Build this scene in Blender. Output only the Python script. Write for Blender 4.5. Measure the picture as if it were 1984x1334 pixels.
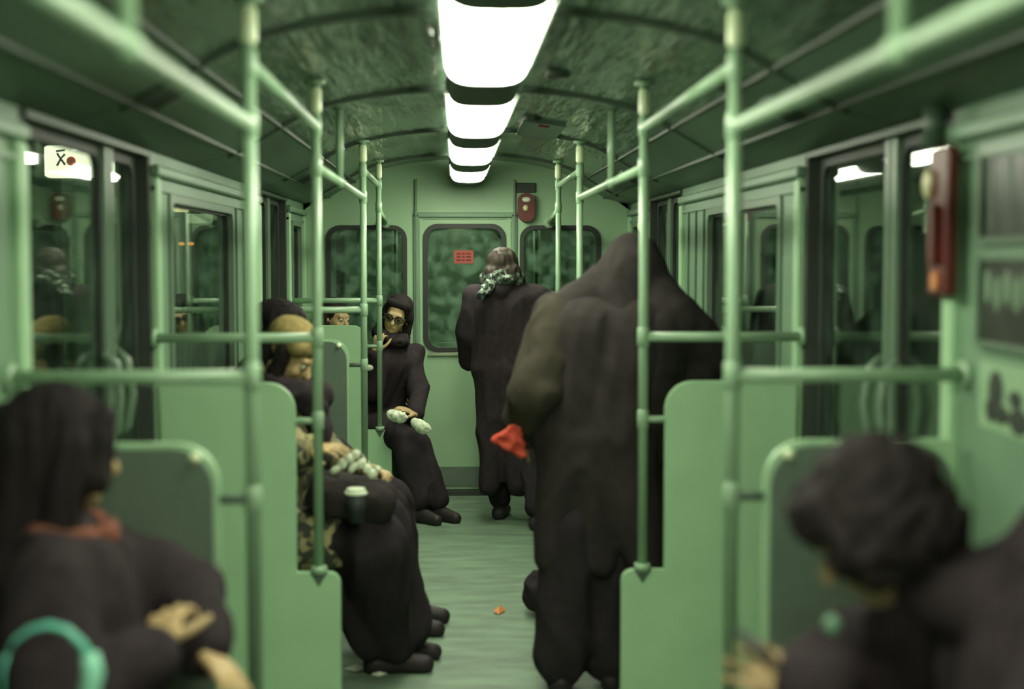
import bpy, math, random
import numpy as np
from mathutils import Vector, Matrix, noise as mnoise
from mathutils.geometry import tessellate_polygon

# ------------------------------------------------------------------ scene, camera, world, exposure
for o in list(bpy.data.objects):
    bpy.data.objects.remove(o, do_unlink=True)
scene = bpy.context.scene
COL = scene.collection
random.seed(7)

W_PX, H_PX = 1984, 1334
LENS = 50.0
F_PX = W_PX * LENS / 36.0
CAM = Vector((-0.09, 0.0, 1.62))
VPX, VPY = 880.0, 495.0                       # where the length of the car vanishes
PITCH = math.atan((H_PX / 2 - VPY) / F_PX)
YAW = math.atan((W_PX / 2 - VPX) / F_PX * math.cos(PITCH))
cd = bpy.data.cameras.new('camera')
cam = bpy.data.objects.new('camera', cd)
COL.objects.link(cam)
cam.location = CAM
cam.rotation_euler = (math.pi / 2 - PITCH, 0, -YAW)
cd.lens = LENS
cd.sensor_width = 36.0
cd.clip_start = 0.05
cd.clip_end = 100
cd.dof.use_dof = True
cd.dof.focus_distance = 8.6
cd.dof.aperture_fstop = 1.4
scene.camera = cam

world = bpy.data.worlds.new('world')
scene.world = world
world.use_nodes = True
world.node_tree.nodes['Background'].inputs[0].default_value = (0.10, 0.14, 0.11, 1)
world.node_tree.nodes['Background'].inputs[1].default_value = 0.10
scene.view_settings.view_transform = 'Standard'
scene.view_settings.look = 'None'
scene.view_settings.gamma = 1.0
scene.view_settings.use_curve_mapping = False
scene.view_settings.exposure = 0.0
LAMP_COL = (0.97, 1.0, 0.78)
LAMP_POWER = 29.0

ROT = cam.rotation_euler.to_matrix()


def P(px, py, y):
    """the point seen at pixel (px, py) on the cross-section of the car at distance y"""
    d = ROT @ Vector(((px - W_PX / 2) / F_PX, (H_PX / 2 - py) / F_PX, -1.0))
    return CAM + d * (y / d.y)


# ------------------------------------------------------------------ materials
MATS = {}


def mat(name, col, rough=0.5, metal=0.0, noise=0.0, nscale=8.0, stretch=(1, 1, 1), bump=0.0, bscale=40.0,
        emit=None, estr=0.0, col2=None, spec=0.5, bstretch=(1, 1, 1), bdist=0.01):
    if name in MATS:
        return MATS[name]
    m = bpy.data.materials.new(name)
    m.use_nodes = True
    nt = m.node_tree
    b = nt.nodes['Principled BSDF']
    b.inputs['Base Color'].default_value = (*col, 1)
    b.inputs['Roughness'].default_value = rough
    b.inputs['Metallic'].default_value = metal
    b.inputs['Specular IOR Level'].default_value = spec
    tc = nt.nodes.new('ShaderNodeTexCoord')
    if noise > 0 or col2:
        mp = nt.nodes.new('ShaderNodeMapping')
        mp.inputs['Scale'].default_value = stretch
        nt.links.new(tc.outputs['Object'], mp.inputs[0])
        n = nt.nodes.new('ShaderNodeTexNoise')
        n.inputs['Scale'].default_value = nscale
        n.inputs['Detail'].default_value = 6
        nt.links.new(mp.outputs[0], n.inputs['Vector'])
        r = nt.nodes.new('ShaderNodeValToRGB')
        c2 = col2 if col2 else tuple(c * (1 - noise) for c in col)
        r.color_ramp.elements[0].position = 0.35
        r.color_ramp.elements[1].position = 0.65
        r.color_ramp.elements[0].color = (*c2, 1)
        r.color_ramp.elements[1].color = (*col, 1)
        nt.links.new(n.outputs['Fac'], r.inputs[0])
        nt.links.new(r.outputs[0], b.inputs['Base Color'])
    if bump > 0:
        mp2 = nt.nodes.new('ShaderNodeMapping')
        mp2.inputs['Scale'].default_value = bstretch
        nt.links.new(tc.outputs['Object'], mp2.inputs[0])
        n2 = nt.nodes.new('ShaderNodeTexNoise')
        n2.inputs['Scale'].default_value = bscale
        n2.inputs['Detail'].default_value = 3
        nt.links.new(mp2.outputs[0], n2.inputs['Vector'])
        bp = nt.nodes.new('ShaderNodeBump')
        bp.inputs['Strength'].default_value = bump
        bp.inputs['Distance'].default_value = bdist
        nt.links.new(n2.outputs['Fac'], bp.inputs['Height'])
        nt.links.new(bp.outputs[0], b.inputs['Normal'])
    if emit:
        b.inputs['Emission Color'].default_value = (*emit, 1)
        b.inputs['Emission Strength'].default_value = estr
    MATS[name] = m
    return m


def glass(name, tint=(0.9, 0.95, 0.9), dirt=0.0, dcol=(0.2, 0.35, 0.24), dscale=6.0, ior=1.5):
    if name in MATS:
        return MATS[name]
    m = bpy.data.materials.new(name)
    m.use_nodes = True
    nt = m.node_tree
    nt.nodes.remove(nt.nodes['Principled BSDF'])
    out = nt.nodes['Material Output']
    tr = nt.nodes.new('ShaderNodeBsdfTransparent')
    tr.inputs[0].default_value = (*tint, 1)
    gl = nt.nodes.new('ShaderNodeBsdfGlossy')
    gl.inputs['Roughness'].default_value = 0.03
    # Schlick reflectance of a thin sheet (same from both sides)
    lw = nt.nodes.new('ShaderNodeLayerWeight')
    pw = nt.nodes.new('ShaderNodeMath')
    pw.operation = 'POWER'
    pw.inputs[1].default_value = 5.0
    nt.links.new(lw.outputs['Facing'], pw.inputs[0])
    fr = nt.nodes.new('ShaderNodeMath')
    fr.operation = 'MULTIPLY_ADD'
    fr.inputs[1].default_value = 0.96
    fr.inputs[2].default_value = 0.04
    nt.links.new(pw.outputs[0], fr.inputs[0])
    mx = nt.nodes.new('ShaderNodeMixShader')
    nt.links.new(fr.outputs[0], mx.inputs[0])
    nt.links.new(tr.outputs[0], mx.inputs[1])
    nt.links.new(gl.outputs[0], mx.inputs[2])
    last = mx
    if dirt > 0:                                   # dried dirt and scratches on the pane
        df = nt.nodes.new('ShaderNodeBsdfDiffuse')
        df.inputs[0].default_value = (*dcol, 1)
        tc = nt.nodes.new('ShaderNodeTexCoord')
        n = nt.nodes.new('ShaderNodeTexNoise')
        n.inputs['Scale'].default_value = dscale
        n.inputs['Detail'].default_value = 5
        nt.links.new(tc.outputs['Object'], n.inputs['Vector'])
        r = nt.nodes.new('ShaderNodeMapRange')
        r.inputs['From Min'].default_value = 0.4
        r.inputs['From Max'].default_value = 0.68
        r.inputs['To Max'].default_value = dirt
        nt.links.new(n.outputs['Fac'], r.inputs['Value'])
        m2 = nt.nodes.new('ShaderNodeMixShader')
        nt.links.new(r.outputs[0], m2.inputs[0])
        nt.links.new(mx.outputs[0], m2.inputs[1])
        nt.links.new(df.outputs[0], m2.inputs[2])
        last = m2
    nt.links.new(last.outputs[0], out.inputs[0])
    MATS[name] = m
    return m


def plaid(name, a, b, c, scale=26.0):
    m = bpy.data.materials.new(name)
    m.use_nodes = True
    nt = m.node_tree
    bs = nt.nodes['Principled BSDF']
    bs.inputs['Roughness'].default_value = 0.9
    tc = nt.nodes.new('ShaderNodeTexCoord')
    v = nt.nodes.new('ShaderNodeTexVoronoi')
    v.inputs['Scale'].default_value = scale
    nt.links.new(tc.outputs['Object'], v.inputs['Vector'])
    sep = nt.nodes.new('ShaderNodeSeparateColor')
    nt.links.new(v.outputs['Color'], sep.inputs[0])
    r = nt.nodes.new('ShaderNodeValToRGB')
    r.color_ramp.interpolation = 'CONSTANT'
    e = r.color_ramp.elements
    e[0].color = (*a, 1)
    e[1].position = 0.45
    e[1].color = (*b, 1)
    e3 = e.new(0.75)
    e3.color = (*c, 1)
    nt.links.new(sep.outputs[0], r.inputs[0])
    nt.links.new(r.outputs[0], bs.inputs['Base Color'])
    MATS[name] = m
    return m


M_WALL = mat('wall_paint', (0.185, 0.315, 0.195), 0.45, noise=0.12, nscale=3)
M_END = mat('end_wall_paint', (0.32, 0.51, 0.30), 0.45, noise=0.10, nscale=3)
M_PANEL = mat('partition_laminate', (0.39, 0.63, 0.37), 0.45, noise=0.08, nscale=5)
M_BACK = mat('partition_backing', (0.125, 0.18, 0.128), 0.6, noise=0.12, nscale=9)
M_POLE = mat('pole_enamel', (0.30, 0.47, 0.29), 0.32, noise=0.10, nscale=12, stretch=(1, 1, 0.2))
M_SLEEVE = mat('pole_sleeve', (0.74, 0.85, 0.55), 0.28)
M_CLIP = mat('dark_clip', (0.07, 0.11, 0.08), 0.5)
M_CEIL = mat('ceiling_sheet', (0.052, 0.090, 0.058), 0.17, spec=0.6, noise=0.2, nscale=2.2, stretch=(2, 0.4, 1), bump=0.55, bscale=3.0,
             bstretch=(5.0, 0.45, 1), bdist=0.05)
M_CEILBACK = mat('ceiling_void', (0.02, 0.03, 0.02), 0.9)
M_COVE = mat('cove_sheet', (0.066, 0.115, 0.074), 0.40, noise=0.12, nscale=3)
M_FLOOR = mat('floor_lino', (0.20, 0.31, 0.20), 0.55, noise=0.0, nscale=5.0, stretch=(0.7, 2.4, 1), col2=(0.13, 0.19, 0.13),
              bump=0.15, bscale=60)
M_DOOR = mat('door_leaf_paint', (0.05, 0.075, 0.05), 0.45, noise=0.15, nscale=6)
M_EDGE = mat('door_edge_metal', (0.14, 0.22, 0.145), 0.35)
M_RUBBER = mat('rubber_gasket', (0.022, 0.026, 0.022), 0.55)
M_JAMB = mat('door_jamb_dark', (0.035, 0.045, 0.035), 0.6)
M_CHROME = mat('polished_strip', (0.75, 0.85, 0.62), 0.22, metal=0.9)
M_LAMP = mat('lamp_diffuser', (0.8, 0.8, 0.7), 0.5, emit=LAMP_COL, estr=LAMP_POWER)
M_HOUSE = mat('lamp_housing', (0.045, 0.07, 0.045), 0.5)
M_SEAT = mat('seat_vinyl', (0.05, 0.07, 0.055), 0.5, noise=0.2)
M_RED = mat('red_enamel', (0.12, 0.016, 0.012), 0.4, noise=0.2, nscale=10)
M_REDSIGN = mat('red_sign_print', (0.40, 0.06, 0.035), 0.5)
M_GOLD = mat('pale_knob', (0.62, 0.6, 0.36), 0.35)
M_BLACK = mat('black_print', (0.02, 0.02, 0.02), 0.6)
M_GLASS = glass('window_glass', dirt=0.10)
M_GLASSD = glass('door_glass', tint=(0.86, 0.92, 0.87), dirt=0.08)
M_GLASSE = glass('end_window_glass', tint=(0.85, 0.92, 0.86), dirt=0.34, dcol=(0.24, 0.42, 0.28), dscale=11)
M_SKIN = mat('skin', (0.50, 0.36, 0.17), 0.55, noise=0.12, nscale=14)
M_SKIN2 = mat('skin_deeper_tone', (0.46, 0.33, 0.17), 0.6, noise=0.15, nscale=14)
M_COAT = mat('black_wool', (0.036, 0.028, 0.031), 0.95, noise=0.25, nscale=30, spec=0.15)
M_COAT2 = mat('charcoal_wool', (0.036, 0.031, 0.030), 0.95, noise=0.25, nscale=18, spec=0.15)
M_COATB = mat('brown_grey_wool', (0.050, 0.045, 0.032), 0.95, noise=0.2, nscale=14, spec=0.15)
M_PANTS = mat('dark_trousers', (0.030, 0.025, 0.028), 0.95, noise=0.2, nscale=30, spec=0.12)
M_SHOE = mat('black_leather', (0.028, 0.022, 0.024), 0.5, spec=0.3)
M_HAIR = mat('dark_hair', (0.022, 0.018, 0.018), 0.75, noise=0.35, nscale=40, stretch=(1, 1, 0.15), spec=0.12)
M_HAIRB = mat('brown_hair', (0.040, 0.030, 0.021), 0.6, noise=0.45, nscale=30, stretch=(1, 1, 0.2), spec=0.3)
M_BLOND = mat('sandy_knit', (0.34, 0.27, 0.11), 0.9, noise=0.25, nscale=40, spec=0.1)
M_TEAL = mat('teal_strap', (0.16, 0.62, 0.46), 0.45)
M_ORANGE = mat('orange_cloth', (0.20, 0.065, 0.035), 0.9, noise=0.4, nscale=20)
M_REDCLOTH = mat('red_cloth', (0.60, 0.07, 0.035), 0.8, noise=0.25, nscale=16)
M_WHITE = mat('white_plush', (0.72, 0.80, 0.60), 0.9, noise=0.12, nscale=30)
M_PLAID = plaid('plaid_wool', (0.05, 0.06, 0.045), (0.20, 0.19, 0.10), (0.34, 0.31, 0.15), 30)
M_FUR = plaid('patterned_scarf', (0.03, 0.035, 0.03), (0.09, 0.14, 0.10), (0.28, 0.36, 0.27), 70)
M_PHONE = mat('phone_case', (0.03, 0.03, 0.035), 0.3)
M_SCREEN = mat('phone_screen', (0.05, 0.05, 0.05), 0.2, emit=(0.55, 0.62, 0.66), estr=0.30)


# ------------------------------------------------------------------ mesh helpers
def root_loc(o):
    v = Vector((0, 0, 0))
    while o is not None:
        v += Vector(o.location)
        o = o.parent
    return v


def tag(o, label=None, cat=None, group=None, kind=None):
    if label:
        o['label'] = label
    if cat:
        o['category'] = cat
    if group:
        o['group'] = group
    if kind:
        o['kind'] = kind
    return o


def empty(name, loc):
    o = bpy.data.objects.new(name, None)
    COL.objects.link(o)
    o.location = loc
    o.empty_display_size = 0.05
    return o


def mk(name, verts, faces, material, parent=None, smooth=False):
    vs = [Vector(v) for v in verts]
    if parent is None:
        xs = [v.x for v in vs]
        ys = [v.y for v in vs]
        off = Vector(((min(xs) + max(xs)) / 2, (min(ys) + max(ys)) / 2, min(v.z for v in vs)))
    else:
        off = root_loc(parent)
    me = bpy.data.meshes.new(name)
    me.from_pydata([v - off for v in vs], [], faces)
    me.update()
    if smooth:
        me.polygons.foreach_set('use_smooth', [True] * len(me.polygons))
    o = bpy.data.objects.new(name, me)
    COL.objects.link(o)
    if parent is None:
        o.location = off
    else:
        o.parent = parent
    me.materials.append(material)
    return o


class MB:
    def __init__(self):
        self.v = []
        self.f = []

    def add(self, vs, fs):
        n = len(self.v)
        self.v += [Vector(x) for x in vs]
        self.f += [tuple(i + n for i in f) for f in fs]
        return self

    def box(self, x0, x1, y0, y1, z0, z1, bev=0.0):
        x0, x1 = min(x0, x1), max(x0, x1)
        y0, y1 = min(y0, y1), max(y0, y1)
        if bev <= 0:
            vs = [(x, y, z) for z in (z0, z1) for y in (y0, y1) for x in (x0, x1)]
            return self.add(vs, [(0, 2, 3, 1), (4, 5, 7, 6), (0, 1, 5, 4), (2, 6, 7, 3), (0, 4, 6, 2), (1, 3, 7, 5)])
        b = min(bev, (x1 - x0) * .49, (y1 - y0) * .49, (z1 - z0) * .49)
        pts = []
        for (z, i) in ((z0, b), (z0 + b, 0), (z1 - b, 0), (z1, b)):
            c = b * 0.6 if i == 0 else b
            pts.append([(x0 + i + c, y0 + i, z), (x1 - i - c, y0 + i, z), (x1 - i, y0 + i + c, z), (x1 - i, y1 - i - c, z),
                        (x1 - i - c, y1 - i, z), (x0 + i + c, y1 - i, z), (x0 + i, y1 - i - c, z), (x0 + i, y0 + i + c, z)])
        return self.rings(pts)

    def rings(self, rings, cap=True, closed=True):
        n = len(rings[0])
        vs = [p for r in rings for p in r]
        fs = []
        for i in range(len(rings) - 1):
            for j in range(n if closed else n - 1):
                k = (j + 1) % n
                fs.append((i * n + j, i * n + k, (i + 1) * n + k, (i + 1) * n + j))
        if cap:
            fs.append(tuple(range(n))[::-1])
            fs.append(tuple((len(rings) - 1) * n + j for j in range(n)))
        return self.add(vs, fs)

    def tube(self, pts, r, n=14):
        pts = [Vector(p) for p in pts]
        rs = r if isinstance(r, (list, tuple)) else [r] * len(pts)
        rings = []
        up = None
        for i, p in enumerate(pts):
            a = pts[max(i - 1, 0)]
            b = pts[min(i + 1, len(pts) - 1)]
            d = (b - a).normalized()
            if up is None:
                up = Vector((0, 0, 1)) if abs(d.z) < .9 else Vector((1, 0, 0))
            s = d.cross(up).normalized()
            up = s.cross(d).normalized()
            rings.append([p + (s * math.cos(t) + up * math.sin(t)) * rs[i] for t in [2 * math.pi * j / n for j in range(n)]])
        return self.rings(rings)

    def ball(self, c, r, n=12, m=8, rot=None):
        c = Vector(c)
        rr = r if isinstance(r, (list, tuple)) else (r, r, r)
        rings = []
        for i in range(1, m):
            a = math.pi * i / m
            ring = []
            for j in range(n):
                t = 2 * math.pi * j / n
                q = Vector((rr[0] * math.sin(a) * math.cos(t), rr[1] * math.sin(a) * math.sin(t), -rr[2] * math.cos(a)))
                if rot is not None:
                    q = rot @ q
                ring.append(c + q)
            rings.append(ring)
        b0 = Vector((0, 0, -rr[2]))
        b1 = Vector((0, 0, rr[2]))
        if rot is not None:
            b0, b1 = rot @ b0, rot @ b1
        vs = [p for r_ in rings for p in r_] + [c + b0, c + b1]
        k = len(rings)
        fs = []
        for i in range(k - 1):
            for j in range(n):
                q = (j + 1) % n
                fs.append((i * n + j, i * n + q, (i + 1) * n + q, (i + 1) * n + j))
        for j in range(n):
            q = (j + 1) % n
            fs.append((k * n, q, j))
            fs.append((k * n + 1, (k - 1) * n + j, (k - 1) * n + q))
        return self.add(vs, fs)

    def plate(self, outer, holes, t0, t1, fn):
        """flat plate with holes in (u, v), thickness t0..t1, fn(u, v, t) -> point"""
        loops = [outer] + list(holes)
        tris = tessellate_polygon([[Vector((u, v, 0)) for u, v in lp] for lp in loops])
        flat = [p for lp in loops for p in lp]
        n = len(flat)
        vs = [fn(u, v, t0) for u, v in flat] + [fn(u, v, t1) for u, v in flat]
        fs = [tuple(t) for t in tris] + [tuple(i + n for i in reversed(t)) for t in tris]
        s = 0
        for lp in loops:
            k = len(lp)
            for i in range(k):
                j = (i + 1) % k
                fs.append((s + i, s + j, s + j + n, s + i + n))
            s += k
        return self.add(vs, fs)

    def build(self, name, material, parent=None, smooth=False):
        o = mk(name, self.v, self.f, material, parent, smooth)
        me = o.data
        import bmesh
        bm = bmesh.new()
        bm.from_mesh(me)
        bmesh.ops.recalc_face_normals(bm, faces=bm.faces)
        bm.to_mesh(me)
        bm.free()
        return o


def rr(u0, u1, v0, v1, r, n=6):
    pts = []
    for (cu, cv, a0) in ((u1 - r, v0 + r, -90), (u1 - r, v1 - r, 0), (u0 + r, v1 - r, 90), (u0 + r, v0 + r, 180)):
        for i in range(n + 1):
            a = math.radians(a0 + 90 * i / n)
            pts.append((cu + r * math.cos(a), cv + r * math.sin(a)))
    return pts


# ------------------------------------------------------------------ the car: dimensions (metres)
HW = 1.10                        # half width inside
D1, D2, D3, D4, DE = 3.24, 4.79, 7.25, 8.75, 9.60      # four rows of poles, end wall
DB = -1.60                       # rear end of what is built
PX = 0.55                        # poles either side of the aisle
SIDE = {-1: 'left', 1: 'right'}
PROFILE = [(0, 2.262), (0.2, 2.258), (0.4, 2.235), (0.55, 2.205), (0.66, 2.165), (0.75, 2.112), (0.84, 2.058), (0.92, 2.012), (1.0, 1.985), (1.10, 1.965)]


def ceil_z(x):
    x = abs(x)
    for (a, za), (b, zb) in zip(PROFILE, PROFILE[1:]):
        if x <= b:
            return za + (zb - za) * (x - a) / (b - a)
    return PROFILE[-1][1]


# floor
tag(MB().box(-1.2, 1.2, DB, DE + .05, -0.06, 0.0).build('floor', M_FLOOR), 'green-grey scuffed linoleum floor of the train aisle', 'floor', kind='structure')

# ceiling: a dark void shell and separate sheets under it
rings = []
prof = [(-x, z) for x, z in reversed(PROFILE)] + PROFILE[1:]
for y in (DB, DE):
    rings.append([(x, y, z + 0.02) for x, z in prof] + [(x, y, z + 0.06) for x, z in reversed(prof)])
ceil = MB().rings(rings).build('ceiling', M_CEILBACK)
tag(ceil, 'arched dark green sheet ceiling of the train car', 'ceiling', kind='structure')
bounds = [DB, 0.25, 2.0, 3.75, 5.5, 7.27, 9.02, DE]


def strip(xa, xb, ya, yb, th=0.008, steps=8, name='ceiling_panel', m=None, drop=0.0):
    xs = [xa + (xb - xa) * i / steps for i in range(steps + 1)]
    rg = []
    for y in (ya, yb):
        rg.append([(x, y, ceil_z(x) - drop) for x in xs] + [(x, y, ceil_z(x) - drop + th) for x in reversed(xs)])
    return MB().rings(rg).build(name, m or M_CEIL, ceil)


g = 0.005
for ya, yb in zip(bounds, bounds[1:]):
    for s in (-1, 1):
        strip(s * 0.012, s * 0.75, ya + g, yb - g)
        strip(s * 0.75, s * 0.92, ya + g, yb - g, steps=4, name='cove_panel', m=M_COVE)
        strip(s * 0.92, s * 1.10, ya + g, yb - g, steps=4, name='frieze_panel', m=M_COVE)
for ya, yb in zip(bounds, bounds[1:]):         # dark beads over the lengthwise joints
    for s in (-1, 1):
        for xj in (0.75, 0.92):
            MB().box(s * (xj - .007), s * (xj + .007), ya + g, yb - g, ceil_z(xj) - .008, ceil_z(xj) + .002).build('joint_bead', M_HOUSE, ceil)
for y in bounds[1:-1]:                       # cover strips over the cross joints
    xs = [-0.95 + 1.9 * i / 24 for i in range(25)]
    rg = [[(x, yy, ceil_z(x) - 0.012) for x in xs] + [(x, yy, ceil_z(x)) for x in reversed(xs)] for yy in (y - .014, y + .014)]
    MB().rings(rg).build('cover_strip', M_HOUSE, ceil)

# ventilation slots, speakers, hatch on the ceiling
def ceil_box(name, x, y, wx, wy, t, m, parent):
    xs = [x - wx / 2, x + wx / 2]
    rg = [[(xx, yy, ceil_z(xx) - t) for xx in xs] + [(xx, yy, ceil_z(xx) + .005) for xx in reversed(xs)] for yy in (y - wy / 2, y + wy / 2)]
    return MB().rings(rg).build(name, m, parent)


def vent(x, y, wx, wy, label):
    e = empty('ceiling_vent', (x, y, ceil_z(x) - .02))
    ceil_box('grille_frame', x, y, wx, wy, 0.008, M_HOUSE, e)
    for i in range(4):
        yy = y - wy / 2 + wy * (i + .5) / 4
        ceil_box('slat', x, yy, wx * .86, wy * .12, 0.013, M_JAMB, e)
    tag(e, label, 'vent', 'dark ceiling vents')


vent(-0.84, 3.82, 0.13, 0.26, 'dark slotted vent in the cove above the left near door')
vent(0.86, 4.12, 0.10, 0.16, 'dark slotted vent in the cove above the right near door, lower one')
vent(0.72, 4.25, 0.06, 0.18, 'narrow dark vent above the long right-hand grab rail')
vent(-0.86, 7.7, 0.10, 0.20, 'small dark vent in the left cove beyond the second pole')
vent(0.86, 7.7, 0.10, 0.20, 'small dark vent in the right cove beyond the second pole')
for (x, y, lb) in ((0.27, 4.95, 'round dark loudspeaker in ceiling right of the light band'), (0.27, 6.55, 'farther round dark loudspeaker in ceiling beside the small hatch')):
    e = empty('ceiling_speaker', (x, y, ceil_z(x) - .02))
    MB().tube([(x, y, ceil_z(x) - .012), (x, y, ceil_z(x) + .004)], 0.042, 20).build('speaker_ring', M_HOUSE, e)
    MB().tube([(x, y, ceil_z(x) - .016), (x, y, ceil_z(x) - .010)], 0.033, 20).build('speaker_grille', M_BLACK, e)
    tag(e, lb, 'speaker')
e = empty('ceiling_hatch', (0.33, 7.0, 2.2))
ceil_box('hatch_plate', 0.33, 7.0, 0.20, 0.75, 0.014, M_COVE, e)
ceil_box('latch', 0.33, 6.7, 0.05, 0.04, 0.024, M_RED, e)
tag(e, 'rectangular service hatch in ceiling right of the far lamps', 'hatch')

# side walls
WIN_D = {-1: (5.12, 6.52), 1: (5.16, 6.62)}
DOORS = [(3.40, 4.78), (7.42, 8.62)]


def side_fn(s):
    return lambda u, v, t: (s * (HW + t), u, v)


def window_side(idx, s, y0, y1, z0, z1, parent=None):
    e = empty('window_%d' % idx, (s * HW, (y0 + y1) / 2, z0))
    tag(e, kind='structure')
    MB().plate(rr(y0 - .035, y1 + .035, z0 - .035, z1 + .035, .055), [rr(y0 + .012, y1 - .012, z0 + .012, z1 - .012, .04)], -0.010, 0.040, side_fn(s)).build('window_frame', M_EDGE, e)
    MB().plate(rr(y0, y1, z0, z1, .05), [rr(y0 + .022, y1 - .022, z0 + .022, z1 - .022, .04)], 0.014, 0.038, side_fn(s)).build('gasket', M_RUBBER, e)
    MB().plate(rr(y0 + .01, y1 - .01, z0 + .01, z1 - .01, .04), [], 0.024, 0.028, side_fn(s)).build('pane', M_GLASS, e)
    MB().box(s * (HW - .03), s * (HW + .03), y0 - .03, y1 + .03, z0 - .055, z0 - .03, .006).build('window_sill', M_EDGE, e)
    return e


widx = 1
for s in (-1, 1):
    fn = side_fn(s)
    mb = MB()
    y0, y1 = WIN_D[s]
    bays = [(DB, DOORS[0][0] - .03, [(-1.2, 0.4), (0.9, 2.55)] if s > 0 else [(-1.2, 0.4), (1.2, 2.72)]),
            (DOORS[0][1] + .03, DOORS[1][0] - .03, [(y0, y1)]),
            (DOORS[1][1] + .03, DE, [(8.92, 9.40)])]
    for (ya, yb, wins) in bays:
        holes = [rr(a, b, 0.98, 1.82, .05) for a, b in wins]
        mb.plate([(ya, 0), (yb, 0), (yb, 1.97), (ya, 1.97)], holes, 0.0, 0.038, fn)
    mb.plate([(DB, 1.966), (DE, 1.966), (DE, 2.04), (DB, 2.04)], [], 0.0, 0.07, fn)
    w = mb.build('wall_' + SIDE[s], M_WALL)
    tag(w, 'pale green painted side wall with windows, %s of the aisle' % SIDE[s], 'wall', kind='structure')
    for (ya, yb, wins) in bays:
        for a, b in wins:
            window_side(widx, s, a, b, 0.98, 1.82)
            widx += 1
        # cornice mouldings over the windows, vertical cover ribs and a heater skirting
        MB().box(s * (HW - .028), s * HW, ya, yb, 1.885, 1.925, .008).build('cornice', M_WALL, w)
        MB().box(s * (HW - .014), s * HW, ya, yb, 1.838, 1.852).build('moulding', M_WALL, w)
        MB().box(s * (HW - .02), s * HW, ya, yb, 0.0, 0.10).build('skirting', M_JAMB, w)
        for yy in (ya + .035, yb - .035):
            MB().box(s * (HW - .022), s * (HW + .01), yy - .035, yy + .035, 0.0, 1.885, .01).build('door_post', M_PANEL, w)
    yb_ = WIN_D[s][1]
    for k in range(3):
        yy = yb_ + .12 + k * .22
        MB().box(s * (HW - .010), s * HW, yy - .012, yy + .012, 0.2, 1.838).build('cover_rib', M_EDGE, w)

# sliding doors
MEET = {(-1, 0): 4.33, (1, 0): 3.93, (-1, 1): 8.02, (1, 1): 8.02}
didx = 1
for s in (-1, 1):
    for k, (ya, yb) in enumerate(DOORS):
        e = empty('door_%d' % didx, (s * (HW + .05), (ya + yb) / 2, 0))
        didx += 1
        tag(e, kind='structure')
        ym = MEET[(s, k)]
        fn = side_fn(s)
        # frame: dark jambs and head
        MB().box(s * (HW + .0), s * (HW + .10), ya - .03, ya + .015, 0, 1.966).build('door_jamb', M_JAMB, e)
        MB().box(s * (HW + .0), s * (HW + .10), yb - .015, yb + .03, 0, 1.966).build('door_jamb', M_JAMB, e)
        MB().box(s * (HW + .02), s * (HW + .10), ya, yb, 1.945, 1.966).build('door_head', M_JAMB, e)
        MB().box(s * (HW - .01), s * (HW + .02), ya, yb, 1.946, 1.963).build('head_strip', M_COVE, e)
        for (a, b, sg) in ((ya, ym - .004, -1), (ym + .004, yb, 1)):
            hy0, hy1 = (a + (.12 if s < 0 else .07), b - .055) if sg < 0 else (a + .055, b - .07)
            hole = rr(hy0, hy1, 0.80, 1.925, .06)
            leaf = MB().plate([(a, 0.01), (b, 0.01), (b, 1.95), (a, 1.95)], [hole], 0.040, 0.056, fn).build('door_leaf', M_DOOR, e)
            MB().plate(rr(hy0 - .012, hy1 + .012, .788, 1.937, .07), [rr(hy0 + .012, hy1 - .006, .812, 1.913, .05)], 0.037, 0.058, fn).build('gasket', M_RUBBER, leaf)
            MB().plate(rr(hy0, hy1, .80, 1.925, .06), [], 0.046, 0.050, fn).build('pane', M_GLASSD, leaf)
            ed = (b - .045, b - .008) if sg < 0 else (a + .008, a + .045)
            MB().box(s * (HW + .022), s * (HW + .040), ed[0], ed[1], 0.02, 1.945, .004).build('edge_strip', M_EDGE, leaf)
            hc = b - .075 if sg < 0 else a + .075
            MB().tube([(s * (HW + .03), hc, 1.33), (s * (HW - .005), hc - .01 * sg, 1.30), (s * (HW - .018), hc, 1.2), (s * (HW - .005), hc - .01 * sg, 1.10), (s * (HW + .03), hc, 1.07)],
                      .014, 10).build('door_handle', M_EDGE, leaf, True)

# end wall with door and two windows
end_fn = lambda u, v, t: (u, DE + t, v)
pts = [(-HW, 0), (HW, 0), (HW, 1.92)] + [(x, z + .01) for x, z in reversed(prof)][1:-1] + [(-HW, 1.92)]
hol = [rr(-.935, -.42, 1.0, 1.81, .085), rr(.365, .885, 1.0, 1.81, .085), rr(-.325, .295, 0.03, 1.865, .03)]
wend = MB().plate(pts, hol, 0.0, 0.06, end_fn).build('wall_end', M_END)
tag(wend, 'pale green end wall of the car with a gangway door', 'wall', kind='structure')
for i, (a, b) in enumerate(((-.935, -.42), (.365, .885))):
    e = empty('window_%d' % widx, ((a + b) / 2, DE, 1.0))
    widx += 1
    tag(e, kind='structure')
    MB().plate(rr(a - .014, b + .014, .986, 1.824, .095), [rr(a + .014, b - .014, 1.014, 1.796, .075)], -0.012, 0.065, end_fn).build('gasket', M_RUBBER, e)
    MB().plate(rr(a, b, 1.0, 1.81, .085), [], .028, .032, end_fn).build('pane', M_GLASSE, e)
e = empty('door_%d' % didx, (0, DE, 0))
tag(e, kind='structure')
leaf = MB().plate(rr(-.322, .292, .035, 1.862, .02), [rr(-.285, .245, .985, 1.82, .085)], .004, .045, end_fn).build('door_leaf', M_END, e)
MB().plate(rr(-.299, .259, .971, 1.834, .095), [rr(-.268, .228, 1.002, 1.803, .075)], -0.010, 0.05, end_fn).build('gasket', M_RUBBER, leaf)
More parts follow.
